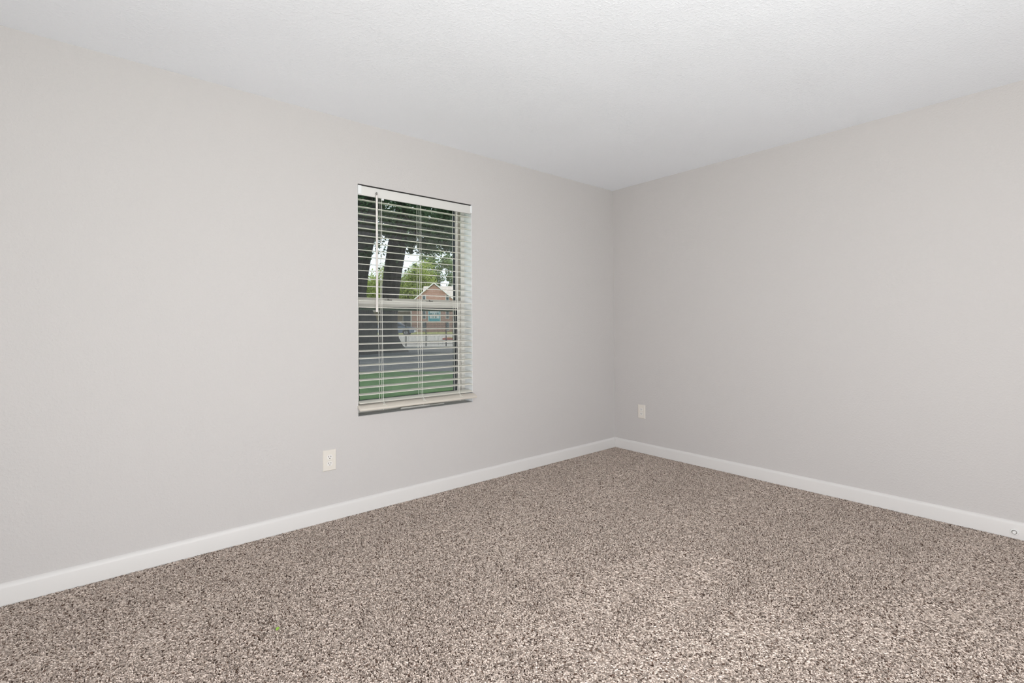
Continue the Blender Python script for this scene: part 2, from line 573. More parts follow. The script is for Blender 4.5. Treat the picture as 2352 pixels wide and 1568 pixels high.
def outlet(name, label, loc, rotz):
    """front faces local -y"""
    t = empty(name, loc, (0, 0, rotz))
    tag(t, label, 'electrical outlet', 'ivory duplex outlets')
    w2, h2 = 0.039, 0.0615
    bm = bmesh.new()
    ring = []
    for (k, y) in ((0.0, 0.0), (0.0, -0.0028), (0.0035, -0.0058)):
        ring.append([bm.verts.new((sx * (w2 - k), y, sz * (h2 - k))) for sx, sz in ((-1, -1), (1, -1), (1, 1), (-1, 1))])
    for a, c in zip(ring, ring[1:]):
        for i in range(4):
            bm.faces.new((a[i], a[(i + 1) % 4], c[(i + 1) % 4], c[i]))
    bm.faces.new(ring[-1])
    bm.faces.new(ring[0][::-1])
    bmesh.ops.recalc_face_normals(bm, faces=bm.faces)
    me = bpy.data.meshes.new('cover_plate')
    bm.to_mesh(me)
    bm.free()
    link('cover_plate', me, M_PLATE, t)
    for zc in (0.0195, -0.0195):
        poly = []
        rr = 0.0172
        for i in range(28):
            a = 2 * math.pi * i / 28
            x, z = rr * math.cos(a), max(-0.0142, min(0.0142, rr * math.sin(a)))
            poly.append((x, z + zc))
        rc = B().prism(poly, 'y', -0.0058, -0.0072).obj('receptacle', M_OUTLET, t)
        for sx, hh in ((-0.0063, 0.0044), (0.0063, 0.0036)):
            B().box((sx - 0.0013, -0.0075, zc + 0.003 - hh), (sx + 0.0013, -0.0066, zc + 0.003 + hh)).obj('blade_slot', M_SLOT, rc)
        B().cyl((0, -0.0066, zc - 0.0078), (0, -0.0075, zc - 0.0078), 0.0026, n=14).obj('ground_hole', M_SLOT, rc)
    sc = B().cyl((0, -0.0055, 0), (0, -0.0068, 0), 0.0032, 0.0026, n=14).obj('screw', M_OUTLET, t)
    B().box((-0.0026, -0.0070, -0.0004), (0.0026, -0.0066, 0.0004)).obj('screw_slot', M_HOOK, sc)
    return t


outlet('wall_outlet', 'ivory duplex outlet on the wall below the window', (-2.7035, 0, 0.359), 0)
outlet('wall_outlet', 'ivory duplex outlet on the right wall near the corner', (0, -0.3055, 0.3715), R(-90))

# ---------------------------------------------------------------- door stop on the right baseboard
ds = empty('door_stop', (-0.0138, -2.665, 0.036), (0, 0, 0))
tag(ds, 'small round white door stop screwed to the right baseboard', 'door stop')
B().cyl((0, 0, 0), (-0.004, 0, 0), 0.0175, 0.016, n=28).obj('base_flange', M_RUBBER, ds, smooth=True)
B().cyl((-0.004, 0, 0), (-0.009, 0, 0), 0.0105, n=18).obj('stem', M_HOOK, ds, smooth=True)
B().cyl((-0.008, 0, 0), (-0.015, 0, 0), 0.0080, 0.0066, n=20).obj('rubber_tip', M_RUBBER, ds, smooth=True)

# ---------------------------------------------------------------- carpet pile
M_PILE = mat('carpet_yarn', (0.5, 0.45, 0.4, 1), 0.9, 0.08)
_a = nd(M_PILE, 'ShaderNodeVertexColor')
_a.layer_name = 'yarn'
ln(M_PILE, _a.outputs['Color'], bsdf(M_PILE).inputs['Base Color'])


def smooth_noise(x, y, scale, seed):
    """value noise sampled at numpy points"""
    g = np.random.default_rng(seed)
    n = 64
    tab = g.random((n, n))
    u, v = x * scale + 1000.0, y * scale + 1000.0
    iu, iv = np.floor(u).astype(int), np.floor(v).astype(int)
    fu, fv = u - iu, v - iv
    fu, fv = fu * fu * (3 - 2 * fu), fv * fv * (3 - 2 * fv)
    a = tab[iu % n, iv % n]
    b_ = tab[(iu + 1) % n, iv % n]
    c = tab[iu % n, (iv + 1) % n]
    d = tab[(iu + 1) % n, (iv + 1) % n]
    return (a * (1 - fu) + b_ * fu) * (1 - fv) + (c * (1 - fu) + d * fu) * fv


STROKES = [
    ((-2.49, -1.72), (-1.57, -1.66), 0.16, 1.0),
    ((-2.11, -1.76), (-1.57, -1.7), 0.045, -1.1),
    ((-2.11, -1.88), (-1.5, -1.83), 0.1, 0.9),
    ((-2.01, -1.95), (-1.5, -1.91), 0.05, -1.1),
    ((-1.91, -2.05), (-1.46, -2.07), 0.09, 0.7),
    ((-2.45, -1.9), (-1.94, -2.22), 0.16, 0.8),
    ((-2.51, -1.82), (-2.13, -1.75), 0.05, -0.9),
    ((-1.38, -1.94), (-0.12, -2.12), 0.3, -0.6),
    ((-2.54, -1.64), (-2.62, -1.81), 0.08, -0.7),
    ((-2.75, -1.58), (-2.54, -1.51), 0.12, 0.5),
    ((-1.54, -2.5), (-0.75, -2.58), 0.12, 0.4),
    ((-1.44, -2.3), (-0.62, -2.36), 0.12, -0.5),
    ((-2.15, -0.84), (-0.39, -0.68), 0.1, 0.35),
    ((-1.96, -1.07), (-0.34, -1.03), 0.06, -0.4),
    ((-3.67, -0.68), (-3.49, -0.54), 0.12, 0.35),
    ((-3.25, -0.43), (-2.98, -0.44), 0.1, -0.35),
    ((-2.87, -1.15), (-2.58, -1.01), 0.12, -0.3),
    ((-1.43, -1.39), (0.04, -1.49), 0.07, 0.35),
]


def carpet():
    g = np.random.default_rng(7)

    def patch(x0, x1, y0, y1, cell):
        nx, ny = int((x1 - x0) / cell), int((y1 - y0) / cell)
        gx, gy = np.meshgrid(np.arange(nx), np.arange(ny), indexing='ij')
        px = x0 + (gx.ravel() + 0.5 + g.uniform(-0.55, 0.55, nx * ny)) * (x1 - x0) / nx
        py = y0 + (gy.ravel() + 0.5 + g.uniform(-0.55, 0.55, nx * ny)) * (y1 - y0) / ny
        return np.clip(px, x0, x1), np.clip(py, y0, y1)
    xa, ya = patch(-4.3, -0.016, -2.9, -0.016, 0.0042)
    xb, yb = patch(X0 + 0.016, -4.3, Y0 + 0.016, -0.016, 0.0085)
    xc, yc = patch(-4.3, -0.016, Y0 + 0.016, -2.9, 0.0085)
    big = np.concatenate([np.full(len(xa), 1.0), np.full(len(xb) + len(xc), 1.6)])
    x = np.concatenate([xa, xb, xc])
    y = np.concatenate([ya, yb, yc])
    n = len(x)
    # nap: vacuum strokes and footprints lay the pile flat (+) or open it up (-)
    nap = 0.55 * (smooth_noise(x, y, 3.4, 11) + 0.6 * smooth_noise(x, y, 8.5, 12) - 0.8)
    for (ax, ay), (bx, by), w_, k_ in STROKES:
        dx, dy = bx - ax, by - ay
        tt = np.clip(((x - ax) * dx + (y - ay) * dy) / (dx * dx + dy * dy), 0, 1)
        wob = 0.03 * (smooth_noise(x, y, 5.0, 17) - 0.5)
        d = np.hypot(x - ax - tt * dx, y - ay - tt * dy) + wob
        nap += k_ * 0.80 / (1 + np.exp((d - w_) / 0.018))
    nap = np.clip(nap, -1, 1)
    # each yarn end: a root opening into a slanted, elongated tip
    hgt = 0.0112 * g.uniform(0.80, 1.15, n) - 0.0022 * np.clip(nap, 0, 1)
    ta = g.uniform(0, 2 * math.pi, n)
    tx = x - 0.0016 * nap + 0.0016 * np.cos(ta)
    ty = y - 0.0012 * nap + 0.0016 * np.sin(ta)
    ln_ = 0.0047 * big * g.uniform(0.65, 1.35, n) * (1 + 0.55 * nap)
    wd_ = 0.0020 * big * g.uniform(0.75, 1.25, n) * (1 + 0.60 * nap)
    cs, sn = np.cos(ta), np.sin(ta)
    slope = g.normal(0, 1, n) * (0.26 - 0.18 * nap)
    V = np.empty((n, 4, 3), np.float32)
    V[:, 0] = np.stack([x - 0.3 * ln_ * cs, y - 0.3 * ln_ * sn, np.full(n, -0.0105)], 1)
    for k, (du, dv) in enumerate(((-0.5, -1.0), (-0.5, 1.0), (1.0, 0.0))):
        ox_ = du * ln_ * cs - dv * wd_ * sn
        oy_ = du * ln_ * sn + dv * wd_ * cs
        V[:, 1 + k, 0] = np.clip(tx + ox_, X0 + 0.0145, -0.0135)
        V[:, 1 + k, 1] = np.clip(ty + oy_, Y0 + 0.0145, -0.0135)
        V[:, 1 + k, 2] = -0.0105 + hgt + slope * du * ln_
    F = np.array([[1, 3, 2], [0, 1, 2], [0, 2, 3]], np.int64)
    tris = (F[None] + np.arange(n, dtype=np.int64)[:, None, None] * 4).reshape(-1)
    me = bpy.data.meshes.new('carpet_pile')
    me.vertices.add(n * 4)
    me.vertices.foreach_set('co', V.reshape(-1))
    nt = n * 3
    me.loops.add(nt * 3)
    me.loops.foreach_set('vertex_index', tris.astype(np.int32))
    me.polygons.add(nt)
    me.polygons.foreach_set('loop_start', np.arange(0, nt * 3, 3, dtype=np.int32))
    me.polygons.foreach_set('loop_total', np.full(nt, 3, np.int32))
    # yarn colours: light beige, taupe and a few dark brown ends
    cl = np.array(lin(230, 214, 203)[:3])
    cm = np.array(lin(212, 195, 183)[:3])
    ck = np.array(lin(108, 88, 77)[:3])
    r = g.random(n)
    c = np.where(r[:, None] < 0.55, cl, np.where(r[:, None] < 0.90, cm, ck))
    c = c * g.uniform(0.88, 1.08, n)[:, None]
    C = np.ones((n, 4, 4), np.float32)
    C[:, :, :3] = c[:, None, :]
    att = me.color_attributes.new('yarn', 'FLOAT_COLOR', 'POINT')
    att.data.foreach_set('color', C.reshape(-1))
    me.update()
    o = link('carpet_pile', me, M_PILE, fl)
    o['kind'] = 'stuff'
    o['label'] = 'speckled beige and brown cut carpet pile'
    return o, nt


_, ntri = carpet()
print('carpet tris', ntri)

# green leaf scrap on the carpet
M_SCRAP = mat('leaf_scrap_green', lin(150, 190, 80), 0.5, 0.3)
bm = bmesh.new()
pts = [(-0.009, 0.0, 0.0035), (-0.004, 0.005, 0.006), (0.004, 0.0055, 0.0065), (0.009, 0.001, 0.004), (0.003, -0.005, 0.005), (-0.004, -0.005, 0.0045)]
tv = [bm.verts.new(p) for p in pts]
bv = [bm.verts.new((p[0] * 0.9, p[1] * 0.9, p[2] - 0.003)) for p in pts]
bm.faces.new(tv)
bm.faces.new(bv[::-1])
for i in range(6):
    bm.faces.new((tv[i], bv[i], bv[(i + 1) % 6], tv[(i + 1) % 6]))
bmesh.ops.recalc_face_normals(bm, faces=bm.faces)
me = bpy.data.meshes.new('leaf_scrap')
bm.to_mesh(me)
bm.free()
o = link('leaf_scrap', me, M_SCRAP)
o.location = (-3.232, -0.9335, 0.0)
o.rotation_euler = (0, 0, R(30))
tag(o, 'tiny green leaf scrap lying on the carpet', 'leaf scrap')

# ================================================================ OUTDOORS
# s = metres ahead of the camera along its heading, t = metres to the right of it
SD = Vector((math.cos(YAW), math.sin(YAW), 0))
TD = Vector((math.sin(YAW), -math.cos(YAW), 0))


def gh(s):
    k = min(1, max(0, (s - 32) / 43))
    return -0.15 + 0.50 * k * k * (3 - 2 * k)


def at(s, t, z=0.0):
    p = Vector((CAM.x, CAM.y, 0)) + SD * s + TD * t
    return Vector((p.x, p.y, z))


def two_tone(name, stops, scale, detail=4, rough=0.9, bs=0.0, sc=(1, 1, 1)):
    m = mat(name, stops[0][1], rough, 0.15)
    v = objco(m, sc)
    f = noise(m, v, scale, detail, 0.6)
    ln(m, ramp(m, f, stops), bsdf(m).inputs['Base Color'])
    if bs:
        ln(m, bump(m, noise(m, v, scale * 4, 3), bs, 0.05), bsdf(m).inputs['Normal'])
    return m


M_LAWN = two_tone('lawn_grass', [(0.3, (0.050, 0.115, 0.040, 1)), (0.7, (0.110, 0.215, 0.075, 1))], 2.2, 6, bs=0.5)
M_VERGE = two_tone('verge_grass', [(0.3, (0.22, 0.25, 0.07, 1)), (0.7, (0.42, 0.41, 0.17, 1))], 1.2, 5)
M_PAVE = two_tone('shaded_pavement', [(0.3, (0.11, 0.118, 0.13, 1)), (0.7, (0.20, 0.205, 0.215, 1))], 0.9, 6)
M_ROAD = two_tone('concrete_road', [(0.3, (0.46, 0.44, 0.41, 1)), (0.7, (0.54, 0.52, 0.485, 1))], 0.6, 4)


def ground_strip(name, s0, s1, m, label, cat, t0=-60, t1=60, dz=0.0):
    ns, nt_ = max(2, int((s1 - s0) / 3)), 6
    vs_, fs = [], []
    for i in range(ns + 1):
        s = s0 + (s1 - s0) * i / ns
        for j in range(nt_ + 1):
            vs_.append(at(s, t0 + (t1 - t0) * j / nt_, gh(s) + dz))
    for i in range(ns):
        for j in range(nt_):
            a = i * (nt_ + 1) + j
            fs.append((a, a + 1, a + nt_ + 2, a + nt_ + 1))
    o = pydata(name, [tuple(v) for v in vs_], fs, m)
    if o.data.polygons[0].normal.z < 0:
        o.data.flip_normals()
    return tag(o, label, cat, kind='structure')


ground_strip('lawn', -30, 14.3, M_LAWN, 'shaded green lawn just outside the window', 'lawn', dz=0.0)
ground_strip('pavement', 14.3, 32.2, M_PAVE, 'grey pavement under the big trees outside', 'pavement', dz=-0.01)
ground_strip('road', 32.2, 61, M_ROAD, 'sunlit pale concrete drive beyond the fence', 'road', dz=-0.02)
ground_strip('verge', 61, 170, M_VERGE, 'yellow-green grass verge in front of the brick house', 'lawn', t0=-130, t1=130, dz=0.0)

# red painted kerb with a grass island
ki = empty('kerb_island', at(45, -6.4, gh(45) - 0.02))
ki.rotation_euler = (0, 0, YAW - R(90))
tag(ki, 'grass island with a red painted kerb in the drive', 'kerb island', kind='structure')
B().box((0, 0, 0), (14, 0.25, 0.16), 0.02).box((0, 0.2, 0), (0.25, 5, 0.16), 0.02).obj('kerb', mat('red_kerb_paint', lin(172, 84, 66), 0.7, 0.2), ki)
B().box((0.24, 0.24, 0), (14, 5, 0.15)).obj('island_grass', M_VERGE, ki)

# ---------------------------------------------------------------- iron fence
M_IRON = mat('black_iron', (0.018, 0.018, 0.020, 1), 0.5, 0.3)
fz = gh(33)
fe = empty('iron_fence', at(33, -5.8, fz))
fe.rotation_euler = (0, 0, YAW - R(90) + R(-2.0))
tag(fe, 'black iron picket fence between the pavement and the drive', 'fence')
post_me = B().box((-0.033, -0.033, 0), (0.033, 0.033, 1.60), 0.006).box((-0.042, -0.042, 1.60), (0.042, 0.042, 1.64), 0.012).mesh('fence_post')
post_me.materials.append(M_IRON)
pick_me = B().box((-0.0055, -0.0055, 0.06), (0.0055, 0.0055, 1.50)).cyl((0, 0, 1.50), (0, 0, 1.57), 0.008, 0.001, n=4).mesh('picket')
pick_me.materials.append(M_IRON)
SPAN = 1.36
for i in range(-3, 7):
    o = link('fence_post', post_me, None, fe)
    o.location = (i * SPAN + 0.0, 0, 0)
    if i < 6:
        for k in range(1, 16):
            o = link('picket', pick_me, None, fe)
            o.location = (i * SPAN + k * SPAN / 16, 0, 0)
for z in (0.16, 1.36):
    B().box((-3 * SPAN, -0.018, z - 0.012), (6 * SPAN, 0.018, z + 0.012), 0.003).obj('fence_rail', M_IRON, fe)

# ---------------------------------------------------------------- trees
M_BARK = two_tone('dark_bark', [(0.25, (0.030, 0.028, 0.028, 1)), (0.75, (0.085, 0.080, 0.078, 1))], 6, 6, 0.95, 0.8, (1, 1, 0.18))


def leaf_mat(name, c0, c1, trans=0.35):
    m = bpy.data.materials.new(name)
    m.use_nodes = True
    nt = m.node_tree
    b = bsdf(m)
    b.inputs['Roughness'].default_value = 0.55
    b.inputs['Specular IOR Level'].default_value = 0.3
    tc = nd(m, 'ShaderNodeTexCoord')
    f = noise(m, tc.outputs['Object'], 1.3, 4, 0.7)
    col = ramp(m, f, [(0.3, c0), (0.7, c1)])
    ln(m, col, b.inputs['Base Color'])
    tl = nd(m, 'ShaderNodeBsdfTranslucent')
    ln(m, col, tl.inputs['Color'])
    mx = nd(m, 'ShaderNodeMixShader')
    mx.inputs['Fac'].default_value = trans
    ln(m, b.outputs[0], mx.inputs[1])
    ln(m, tl.outputs[0], mx.inputs[2])
    ln(m, mx.outputs[0], nt.nodes['Material Output'].inputs[0])
    return m


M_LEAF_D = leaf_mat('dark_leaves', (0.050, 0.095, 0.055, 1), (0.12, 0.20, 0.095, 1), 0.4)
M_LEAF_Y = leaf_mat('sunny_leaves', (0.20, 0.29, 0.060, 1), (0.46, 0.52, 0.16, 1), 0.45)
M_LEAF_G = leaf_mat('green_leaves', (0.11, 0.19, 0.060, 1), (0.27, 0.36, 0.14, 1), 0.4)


def leaves(name, m, parent, blobs, size, seed):
    """blobs: list of (centre, radius xyz, count); clustered leaf quads as one mesh, coordinates local to parent"""
    g = np.random.default_rng(seed)
    P = []
    for c, r, cnt in blobs:
        ncl = max(3, cnt // 90)
        d = g.normal(size=(ncl, 3))
        d /= np.linalg.norm(d, axis=1)[:, None]
        cc = np.array(c) + d * (g.random(ncl) ** 0.45)[:, None] * np.array(r)
        k = g.integers(0, ncl, cnt)
        P.append(cc[k] + g.normal(size=(cnt, 3)) * np.array(r).mean() * 0.16)
    P = np.concatenate(P)
    n = len(P)
    a = g.normal(size=(n, 3))
    a /= np.linalg.norm(a, axis=1)[:, None]
    b_ = np.cross(a, g.normal(size=(n, 3)))
    b_ /= np.linalg.norm(b_, axis=1)[:, None]
    nn = np.cross(a, b_)
    L = size * g.uniform(0.6, 1.3, n)[:, None]
    V = np.stack([P - a * L * 0.5, P + b_ * L * 0.30 + nn * L * 0.06, P + a * L * 0.5, P - b_ * L * 0.30 + nn * L * 0.06], 1).astype(np.float32)
    me = bpy.data.meshes.new(name)
    me.vertices.add(n * 4)
    me.vertices.foreach_set('co', V.reshape(-1))
    F = (np.array([0, 1, 2, 0, 2, 3])[None] + np.arange(n)[:, None] * 4).reshape(-1).astype(np.int32)
    me.loops.add(n * 6)
    me.loops.foreach_set('vertex_index', F)
    me.polygons.add(n * 2)
    me.polygons.foreach_set('loop_start', np.arange(0, n * 6, 3, dtype=np.int32))
    me.polygons.foreach_set('loop_total', np.full(n * 2, 3, np.int32))
    me.update()
    o = link(name, me, m, parent)
    o['kind'] = 'stuff'
    return o


def trunk(name, m, parent, pts, rad, seed, n=20):
    t = B().tube(pts, rad, n)
    g = random.Random(seed)
    for v in t.bm.verts:
        v.co.x += g.uniform(-0.02, 0.02)
        v.co.y += g.uniform(-0.02, 0.02)
    return t.obj(name, m, parent, smooth=True, angle=80)


def local_tree(name, label, s, t, z=None):
    e = empty(name, at(s, t, gh(s) if z is None else z), (0, 0, YAW - R(90)))      # local x = right, local y = ahead
    tag(e, label, 'tree')
    return e


# the two big shade trees close together
T1 = local_tree('shade_tree', 'large dark shade tree with leaning trunk, right of the pair outside', 26, -6.62)
trunk('trunk', M_BARK, T1, [(0.12, 0, -0.1), (0.10, 0, 0.25), (0.06, 0, 0.7), (0.06, 0, 1.5), (0.14, 0, 2.8), (0.30, 0, 4.2), (0.52, 0, 5.6), (0.75, 0.2, 7.2), (0.9, 0.4, 9.5)],
      [1.05, 0.72, 0.54, 0.47, 0.45, 0.46, 0.48, 0.40, 0.2], 1)
for pts, rad in (([(0.5, 0, 5.3), (1.8, -0.6, 6.4), (3.6, -1.0, 7.2), (5.6, -1.2, 7.6)], [0.26, 0.2, 0.14, 0.06]),
                 ([(0.6, 0.1, 6.2), (-0.6, 1.0, 7.6), (-1.8, 2.2, 9.0)], [0.26, 0.18, 0.07]),
                 ([(0.7, 0.2, 6.8), (1.6, 2.0, 8.2), (2.6, 3.8, 9.3)], [0.24, 0.17, 0.06]),
                 ([(0.5, 0, 5.6), (1.3, -2.2, 7.0), (2.0, -4.6, 8.0)], [0.22, 0.16, 0.05])):
    trunk('branch', M_BARK, T1, pts, rad, 3, 12)
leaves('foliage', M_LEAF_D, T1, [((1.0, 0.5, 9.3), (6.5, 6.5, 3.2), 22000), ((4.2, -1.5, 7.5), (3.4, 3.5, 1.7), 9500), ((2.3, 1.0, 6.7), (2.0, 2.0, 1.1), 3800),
                                 ((-0.4, -0.8, 6.6), (1.0, 1.5, 0.9), 1800), ((1.45, -1.2, 5.55), (0.5, 0.6, 0.5), 420), ((3.0, -1.0, 5.75), (1.4, 1.0, 0.7), 1800)], 0.17, 21)

T2 = local_tree('shade_tree', 'large dark shade tree whose trunk stands at the left window edge', 24.5, -7.95)
trunk('trunk', M_BARK, T2, [(0.2, 0, -0.1), (0.2, 0, 0.3), (0.2, 0, 0.9), (0.18, 0, 1.7), (0.10, 0, 2.15), (0.05, 0, 2.5), (0.04, 0, 3.0), (0.10, 0, 3.9), (0.28, 0, 4.9), (0.6, 0, 6.2), (0.8, 0, 9.0)],
      [1.35, 1.12, 1.00, 0.95, 0.80, 0.67, 0.62, 0.62, 0.64, 0.55, 0.25], 2)
for pts, rad in (([(0.4, 0, 5.4), (1.6, -1.6, 6.9), (2.8, -3.6, 8.0)], [0.26, 0.2, 0.07]),
                 ([(0.3, 0, 5.2), (-1.4, 0.6, 6.8), (-3.6, 1.0, 8.2)], [0.3, 0.2, 0.07]),
                 ([(0.7, 0, 6.6), (0.9, 2.0, 8.0), (1.2, 4.2, 9.0)], [0.26, 0.18, 0.06])):
    trunk('branch', M_BARK, T2, pts, rad, 5, 12)
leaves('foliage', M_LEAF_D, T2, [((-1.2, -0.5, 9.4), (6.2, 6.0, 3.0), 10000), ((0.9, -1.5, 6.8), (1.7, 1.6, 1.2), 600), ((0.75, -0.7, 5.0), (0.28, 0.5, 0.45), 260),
                                 ((-1.0, -1.5, 6.0), (1.5, 1.5, 1.0), 2600)], 0.17, 22)

T3 = local_tree('shade_tree', 'large shade tree standing right of the view, its boughs hanging into the window', 21, 3.6)
trunk('trunk', M_BARK, T3, [(0, 0, -0.1), (0, 0, 0.4), (0, 0, 2.5), (-0.1, 0, 5.0), (-0.3, 0.2, 9.0)], [0.9, 0.6, 0.45, 0.42, 0.2], 6)
trunk('branch', M_BARK, T3, [(-0.1, 0, 4.6), (-2.5, 0.8, 6.0), (-5.6, 1.6, 6.6)], [0.26, 0.18, 0.05], 7, 12)
leaves('foliage', M_LEAF_D, T3, [((-0.2, -2.0, 9.2), (6.2, 6.6, 3.0), 18000), ((-5.6, 1.6, 6.5), (2.2, 1.8, 1.3), 5200), ((-6.3, 2.0, 5.3), (1.3, 1.0, 0.55), 1500)], 0.17, 23)
# far sunlit trees
for i, (s, t, lab, m, blobs, sz, tr) in enumerate((
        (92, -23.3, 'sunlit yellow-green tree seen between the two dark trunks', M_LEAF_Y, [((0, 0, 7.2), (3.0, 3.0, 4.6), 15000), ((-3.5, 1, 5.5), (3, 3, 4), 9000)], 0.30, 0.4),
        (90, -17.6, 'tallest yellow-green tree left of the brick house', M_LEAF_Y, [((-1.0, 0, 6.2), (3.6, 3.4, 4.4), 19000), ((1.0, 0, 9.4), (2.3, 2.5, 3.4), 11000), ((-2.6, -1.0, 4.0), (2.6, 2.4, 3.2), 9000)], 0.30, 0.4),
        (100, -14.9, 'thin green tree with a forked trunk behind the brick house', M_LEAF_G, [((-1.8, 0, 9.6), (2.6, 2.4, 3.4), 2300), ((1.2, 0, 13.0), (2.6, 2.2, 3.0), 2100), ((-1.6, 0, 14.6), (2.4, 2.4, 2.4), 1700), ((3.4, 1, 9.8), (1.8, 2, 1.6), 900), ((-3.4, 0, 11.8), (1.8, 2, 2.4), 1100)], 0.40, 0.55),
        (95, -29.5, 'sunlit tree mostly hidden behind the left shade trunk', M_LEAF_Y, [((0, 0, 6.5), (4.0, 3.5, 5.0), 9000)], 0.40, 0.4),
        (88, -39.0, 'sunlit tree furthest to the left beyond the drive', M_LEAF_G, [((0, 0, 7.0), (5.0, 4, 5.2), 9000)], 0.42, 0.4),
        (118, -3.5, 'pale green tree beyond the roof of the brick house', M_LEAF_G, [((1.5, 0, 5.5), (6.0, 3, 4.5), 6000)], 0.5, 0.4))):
    e = local_tree('background_tree', lab, s, t)
    trunk('trunk', M_BARK, e, [(0, 0, -0.1), (0, 0, 3), (0.1, 0, 6), (0.2, 0, 10.5)], [tr, tr * 0.8, tr * 0.7, 0.1], 30 + i, 10)
    trunk('branch', M_BARK, e, [(0.1, 0, 6.5), (1.8, 0, 8.8), (3.4, 0, 10.6)], [tr * 0.5, tr * 0.4, 0.08], 40 + i, 8)
    leaves('foliage', m, e, blobs, sz, 50 + i)

# ---------------------------------------------------------------- brick house
M_BRICK = mat('red_brick', lin(170, 118, 102), 0.9, 0.1)
_v = objco(M_BRICK)
_br = nd(M_BRICK, 'ShaderNodeTexBrick')
_br.inputs['Color1'].default_value = lin(190, 152, 142)
_br.inputs['Color2'].default_value = lin(172, 131, 120)
_br.inputs['Mortar'].default_value = lin(196, 168, 156)
_br.inputs['Scale'].default_value = 3.0
_sx = nd(M_BRICK, 'ShaderNodeSeparateXYZ')
_cx = nd(M_BRICK, 'ShaderNodeCombineXYZ')
ln(M_BRICK, _v, _sx.inputs[0])
ln(M_BRICK, _sx.outputs['X'], _cx.inputs['X'])
ln(M_BRICK, _sx.outputs['Z'], _cx.inputs['Y'])
ln(M_BRICK, _cx.outputs[0], _br.inputs['Vector'])
ln(M_BRICK, _br.outputs['Color'], bsdf(M_BRICK).inputs['Base Color'])
M_ROOF = two_tone('shingle_roof', [(0.3, lin(168, 160, 154)), (0.7, lin(194, 186, 179))], 3, 4)
M_WTRIM = mat('house_white_trim', (0.80, 0.80, 0.80, 1), 0.6, 0.3)
M_SIDING = mat('beige_siding', lin(160, 146, 130), 0.85, 0.15)
M_DGLASS = mat('dark_window_glass', (0.045, 0.055, 0.065, 1), 0.12, 0.5)
M_LOUVER = mat('louver_grey', lin(120, 138, 152), 0.6, 0.3)

hs = 75.0
hz = gh(hs)
ho = empty('brick_house', at(hs, -11.9, hz), (0, 0, YAW - R(90) + R(4)))
tag(ho, 'red brick house with white-edged gable beyond the fence', 'house')
EZ, PZ, HW = 4.55, 7.55, 3.9          # eave and ridge heights above its ground, half width of the gable
B().prism([(-HW + 0.35, -1.0), (HW - 0.35, -1.0), (HW - 0.35, EZ), (0, PZ - 0.30), (-HW + 0.35, EZ)], 'y', 0.0, 4.0).obj('gable_wall', M_BRICK, ho)
B().box((-1.8, 3.9, -1.0), (24, 11.0, EZ), 0).obj('main_wall', M_BRICK, ho)
# main roof with its ridge across the view, and the cross gable roof
B().prism([(3.3, EZ - 0.1), (7.4, PZ + 0.05), (11.5, EZ - 0.1), (11.5, EZ - 0.3), (7.4, PZ - 0.2), (3.3, EZ - 0.3)], 'x', -2.4, 25).obj('main_roof', M_ROOF, ho)
rf = B().prism([(-HW, EZ - 0.25), (0, PZ), (HW, EZ - 0.25), (HW, EZ - 0.42), (0, PZ - 0.2), (-HW, EZ - 0.42)], 'y', -0.35, 7.2).obj('gable_roof', M_ROOF, ho)
for sx in (-1, 1):
    B().prism([(sx * HW * 1.005, EZ - 0.27), (0, PZ + 0.03), (0, PZ - 0.14), (sx * HW * 1.005, EZ - 0.44)], 'y', -0.42, -0.34).obj('rake_board', M_WTRIM, ho)


def house_window(x, z0, z1, w2, y=0.0):
    f = B().ring((x - w2 - 0.07, z0 - 0.07, x + w2 + 0.07, z1 + 0.07), (x - w2, z0, x + w2, z1), y - 0.10, y + 0.02).obj('house_window', M_WTRIM, ho)
    B().box((x - w2, y - 0.05, z0), (x + w2, y - 0.02, z1)).obj('window_pane', M_DGLASS, f)
    n = int((z1 - z0) / 0.22)
    for k in range(n):
        zz = z0 + (k + 0.5) * (z1 - z0) / n
        B().box((x - w2, y - 0.085, zz - 0.045), (x + w2, y - 0.05, zz + 0.045)).obj('louver', M_LOUVER, f)


for xw in (-1.52, 2.02):
    house_window(xw, 4.80, 5.62, 0.20)
    house_window(xw, 2.05, 3.30, 0.20)
    house_window(xw, 0.25, 1.45, 0.20)
for x in (-HW + 0.40, HW - 0.40):
    B().box((x - 0.07, -0.06, -0.5), (x + 0.07, 0.05, EZ - 0.3)).obj('corner_trim', M_WTRIM, ho)
# low left wing with a porch
wg = B().box((-12.0, 3.0, -1.0), (-3.4, 9.0, 3.6)).obj('left_wing', M_SIDING, ho)
for xw in (-4.55, -7.4):
    f = B().ring((xw - 0.65, 0.7, xw + 0.65, 2.75), (xw - 0.58, 0.77, xw + 0.58, 2.68), 2.92, 3.02).obj('wing_window', M_WTRIM, ho)
    B().box((xw - 0.58, 2.95, 0.77), (xw + 0.58, 2.98, 2.68)).obj('window_pane', M_DGLASS, f)
B().prism([(1.2, 3.35), (6.0, 4.6), (9.4, 3.4), (9.4, 3.2), (6.0, 4.4), (1.2, 3.15)], 'x', -12.4, -3.5).obj('wing_roof', M_ROOF, ho)
for x in (-3.62, -8.0, -11.8):
    B().box((x - 0.09, 1.4, -0.6), (x + 0.09, 1.58, 3.2)).obj('porch_post', M_WTRIM, ho)

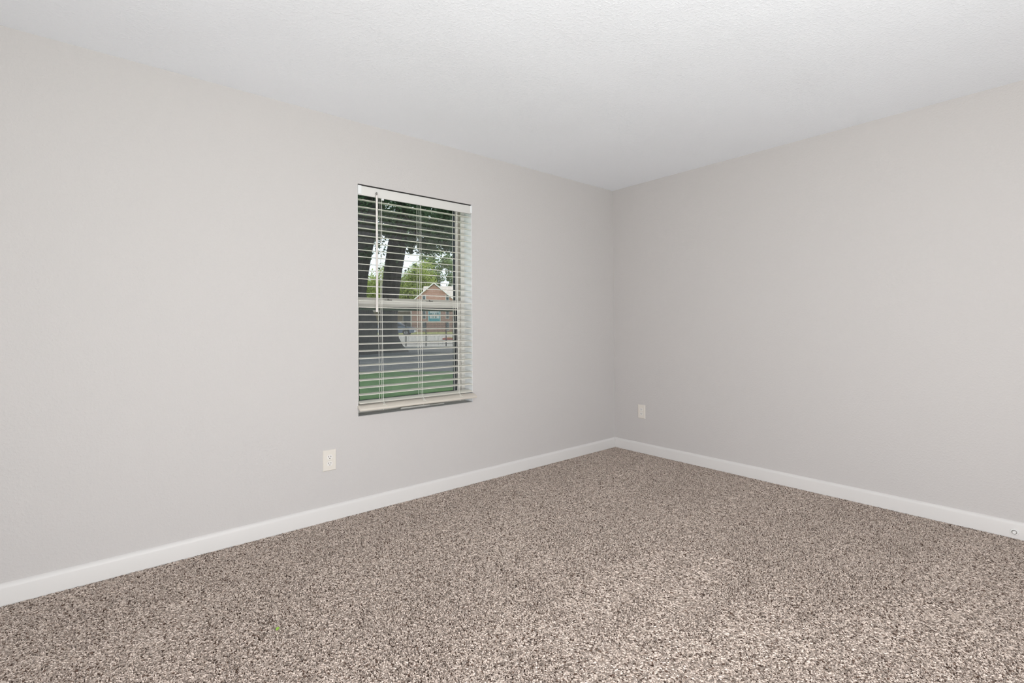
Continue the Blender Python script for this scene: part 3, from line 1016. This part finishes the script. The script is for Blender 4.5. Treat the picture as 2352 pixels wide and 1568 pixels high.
# teal banner on the gable wall
M_TEAL = mat('banner_teal', lin(70, 168, 190), 0.6, 0.2)
M_PALE = mat('banner_pale', lin(228, 236, 246), 0.6, 0.2)
M_INK = mat('banner_ink', lin(86, 140, 150), 0.6, 0.2)
M_INK2 = mat('banner_grey_ink', lin(130, 148, 146), 0.6, 0.2)
cx_, z0_, z1_, w_ = 0.02, 1.55, 3.30, 0.94
bx = empty('banner_sign', ho.matrix_basis @ Vector((cx_, -0.12, z0_)), (0, 0, YAW - R(90) + R(4)))
tag(bx, 'teal and white banner sign on the brick gable wall', 'sign')
hgt_ = z1_ - z0_
B().box((-w_, -0.02, 0), (w_, 0.10, hgt_)).obj('banner_border', mat('banner_light_blue', lin(205, 232, 240), 0.6, 0.2), bx)
B().box((-w_ + 0.11, -0.03, 0.11), (w_ - 0.11, -0.018, hgt_ - 0.06)).obj('banner_field', M_TEAL, bx)
B().box((-w_ + 0.24, -0.04, 0.50), (w_ - 0.20, -0.028, hgt_ - 0.10)).obj('banner_panel', M_PALE, bx)
for (xa, xb, za, zb, m) in ((-0.70, -0.26, 1.08, 1.34, M_INK), (-0.17, -0.08, 1.06, 1.34, M_INK), (0.10, 0.22, 1.06, 1.36, M_INK), (0.34, 0.66, 1.10, 1.40, M_INK),
                            (-0.36, -0.26, 0.60, 0.84, M_INK2), (-0.20, -0.08, 0.60, 0.84, M_INK2), (0.08, 0.34, 0.58, 0.84, M_INK2)):
    B().box((xa, -0.048, za), (xb, -0.039, zb)).obj('faded_print', m, bx)
for x in (-0.62, 0.62):
    B().box((x - 0.12, -0.06, hgt_ - 0.02), (x + 0.12, 0.1, hgt_ + 0.08), 0.01).obj('banner_bracket', M_WTRIM, bx)

# ---------------------------------------------------------------- parked car
M_CARP = mat('car_paint_slate', lin(108, 122, 142), 0.25, 0.5, 0.3)
M_TYRE = mat('tyre_rubber', (0.02, 0.02, 0.02, 1), 0.8, 0.2)
M_RIM = mat('wheel_silver', (0.55, 0.55, 0.56, 1), 0.35, 0.5, 0.7)
M_LAMPW = mat('lamp_white', (0.85, 0.85, 0.85, 1), 0.2, 0.5)
cs = 58.0
car = empty('parked_car', at(cs, -13.75, gh(cs) - 0.02), (0, 0, YAW - R(90) + R(3)))
tag(car, 'slate blue car parked behind the big tree trunk', 'car')
body = [(-2.25, 0.42), (-2.28, 0.75), (-2.15, 0.98), (-1.95, 1.05), (-1.1, 1.10), (1.05, 1.06), (1.95, 0.96), (2.22, 0.80), (2.26, 0.45), (2.1, 0.30), (1.75, 0.30), (1.70, 0.55), (1.55, 0.68), (1.3, 0.72),
        (1.05, 0.68), (0.92, 0.55), (0.88, 0.28), (-0.92, 0.28), (-0.97, 0.55), (-1.1, 0.68), (-1.35, 0.72), (-1.6, 0.68), (-1.74, 0.55), (-1.78, 0.30)]
B().prism(body, 'y', -0.88, 0.88).obj('body', M_CARP, car)
cab = [(-2.05, 1.04), (-1.75, 1.52), (-1.45, 1.64), (0.05, 1.66), (0.35, 1.60), (1.15, 1.06)]
cb = B().prism(cab, 'y', -0.80, 0.80).obj('cabin', M_CARP, car)
for sy in (-0.805, 0.805):
    for poly in ([(-1.85, 1.12), (-1.62, 1.48), (-1.05, 1.53), (-1.05, 1.12)], [(-0.97, 1.12), (-0.97, 1.54), (-0.05, 1.56), (-0.05, 1.12)], [(0.03, 1.12), (0.03, 1.56), (0.28, 1.52), (0.85, 1.12)]):
        B().prism(poly, 'y', sy - 0.008, sy + 0.008).obj('side_window', M_DGLASS, cb)
for wx in (-1.36, 1.31):
    for wy in (-0.80, 0.80):
        wh = B().cyl((wx, wy - 0.11, 0.33), (wx, wy + 0.11, 0.33), 0.33, n=24).obj('wheel', M_TYRE, car, smooth=True)
        B().cyl((wx, wy - 0.12, 0.33), (wx, wy + 0.12, 0.33), 0.20, n=20).obj('wheel_rim', M_RIM, wh, smooth=True)
for sy in (-0.62, 0.62):
    B().box((2.10, sy - 0.22, 0.70), (2.27, sy + 0.22, 0.86), 0.02).obj('headlight', M_LAMPW, car)
    B().box((-2.29, sy - 0.2, 0.72), (-2.15, sy + 0.2, 0.95), 0.02).obj('tail_light', mat('tail_red', (0.4, 0.02, 0.02, 1), 0.3), car)
B().box((2.18, -0.86, 0.38), (2.32, 0.86, 0.58), 0.04).obj('front_bumper', M_LAMPW, car)
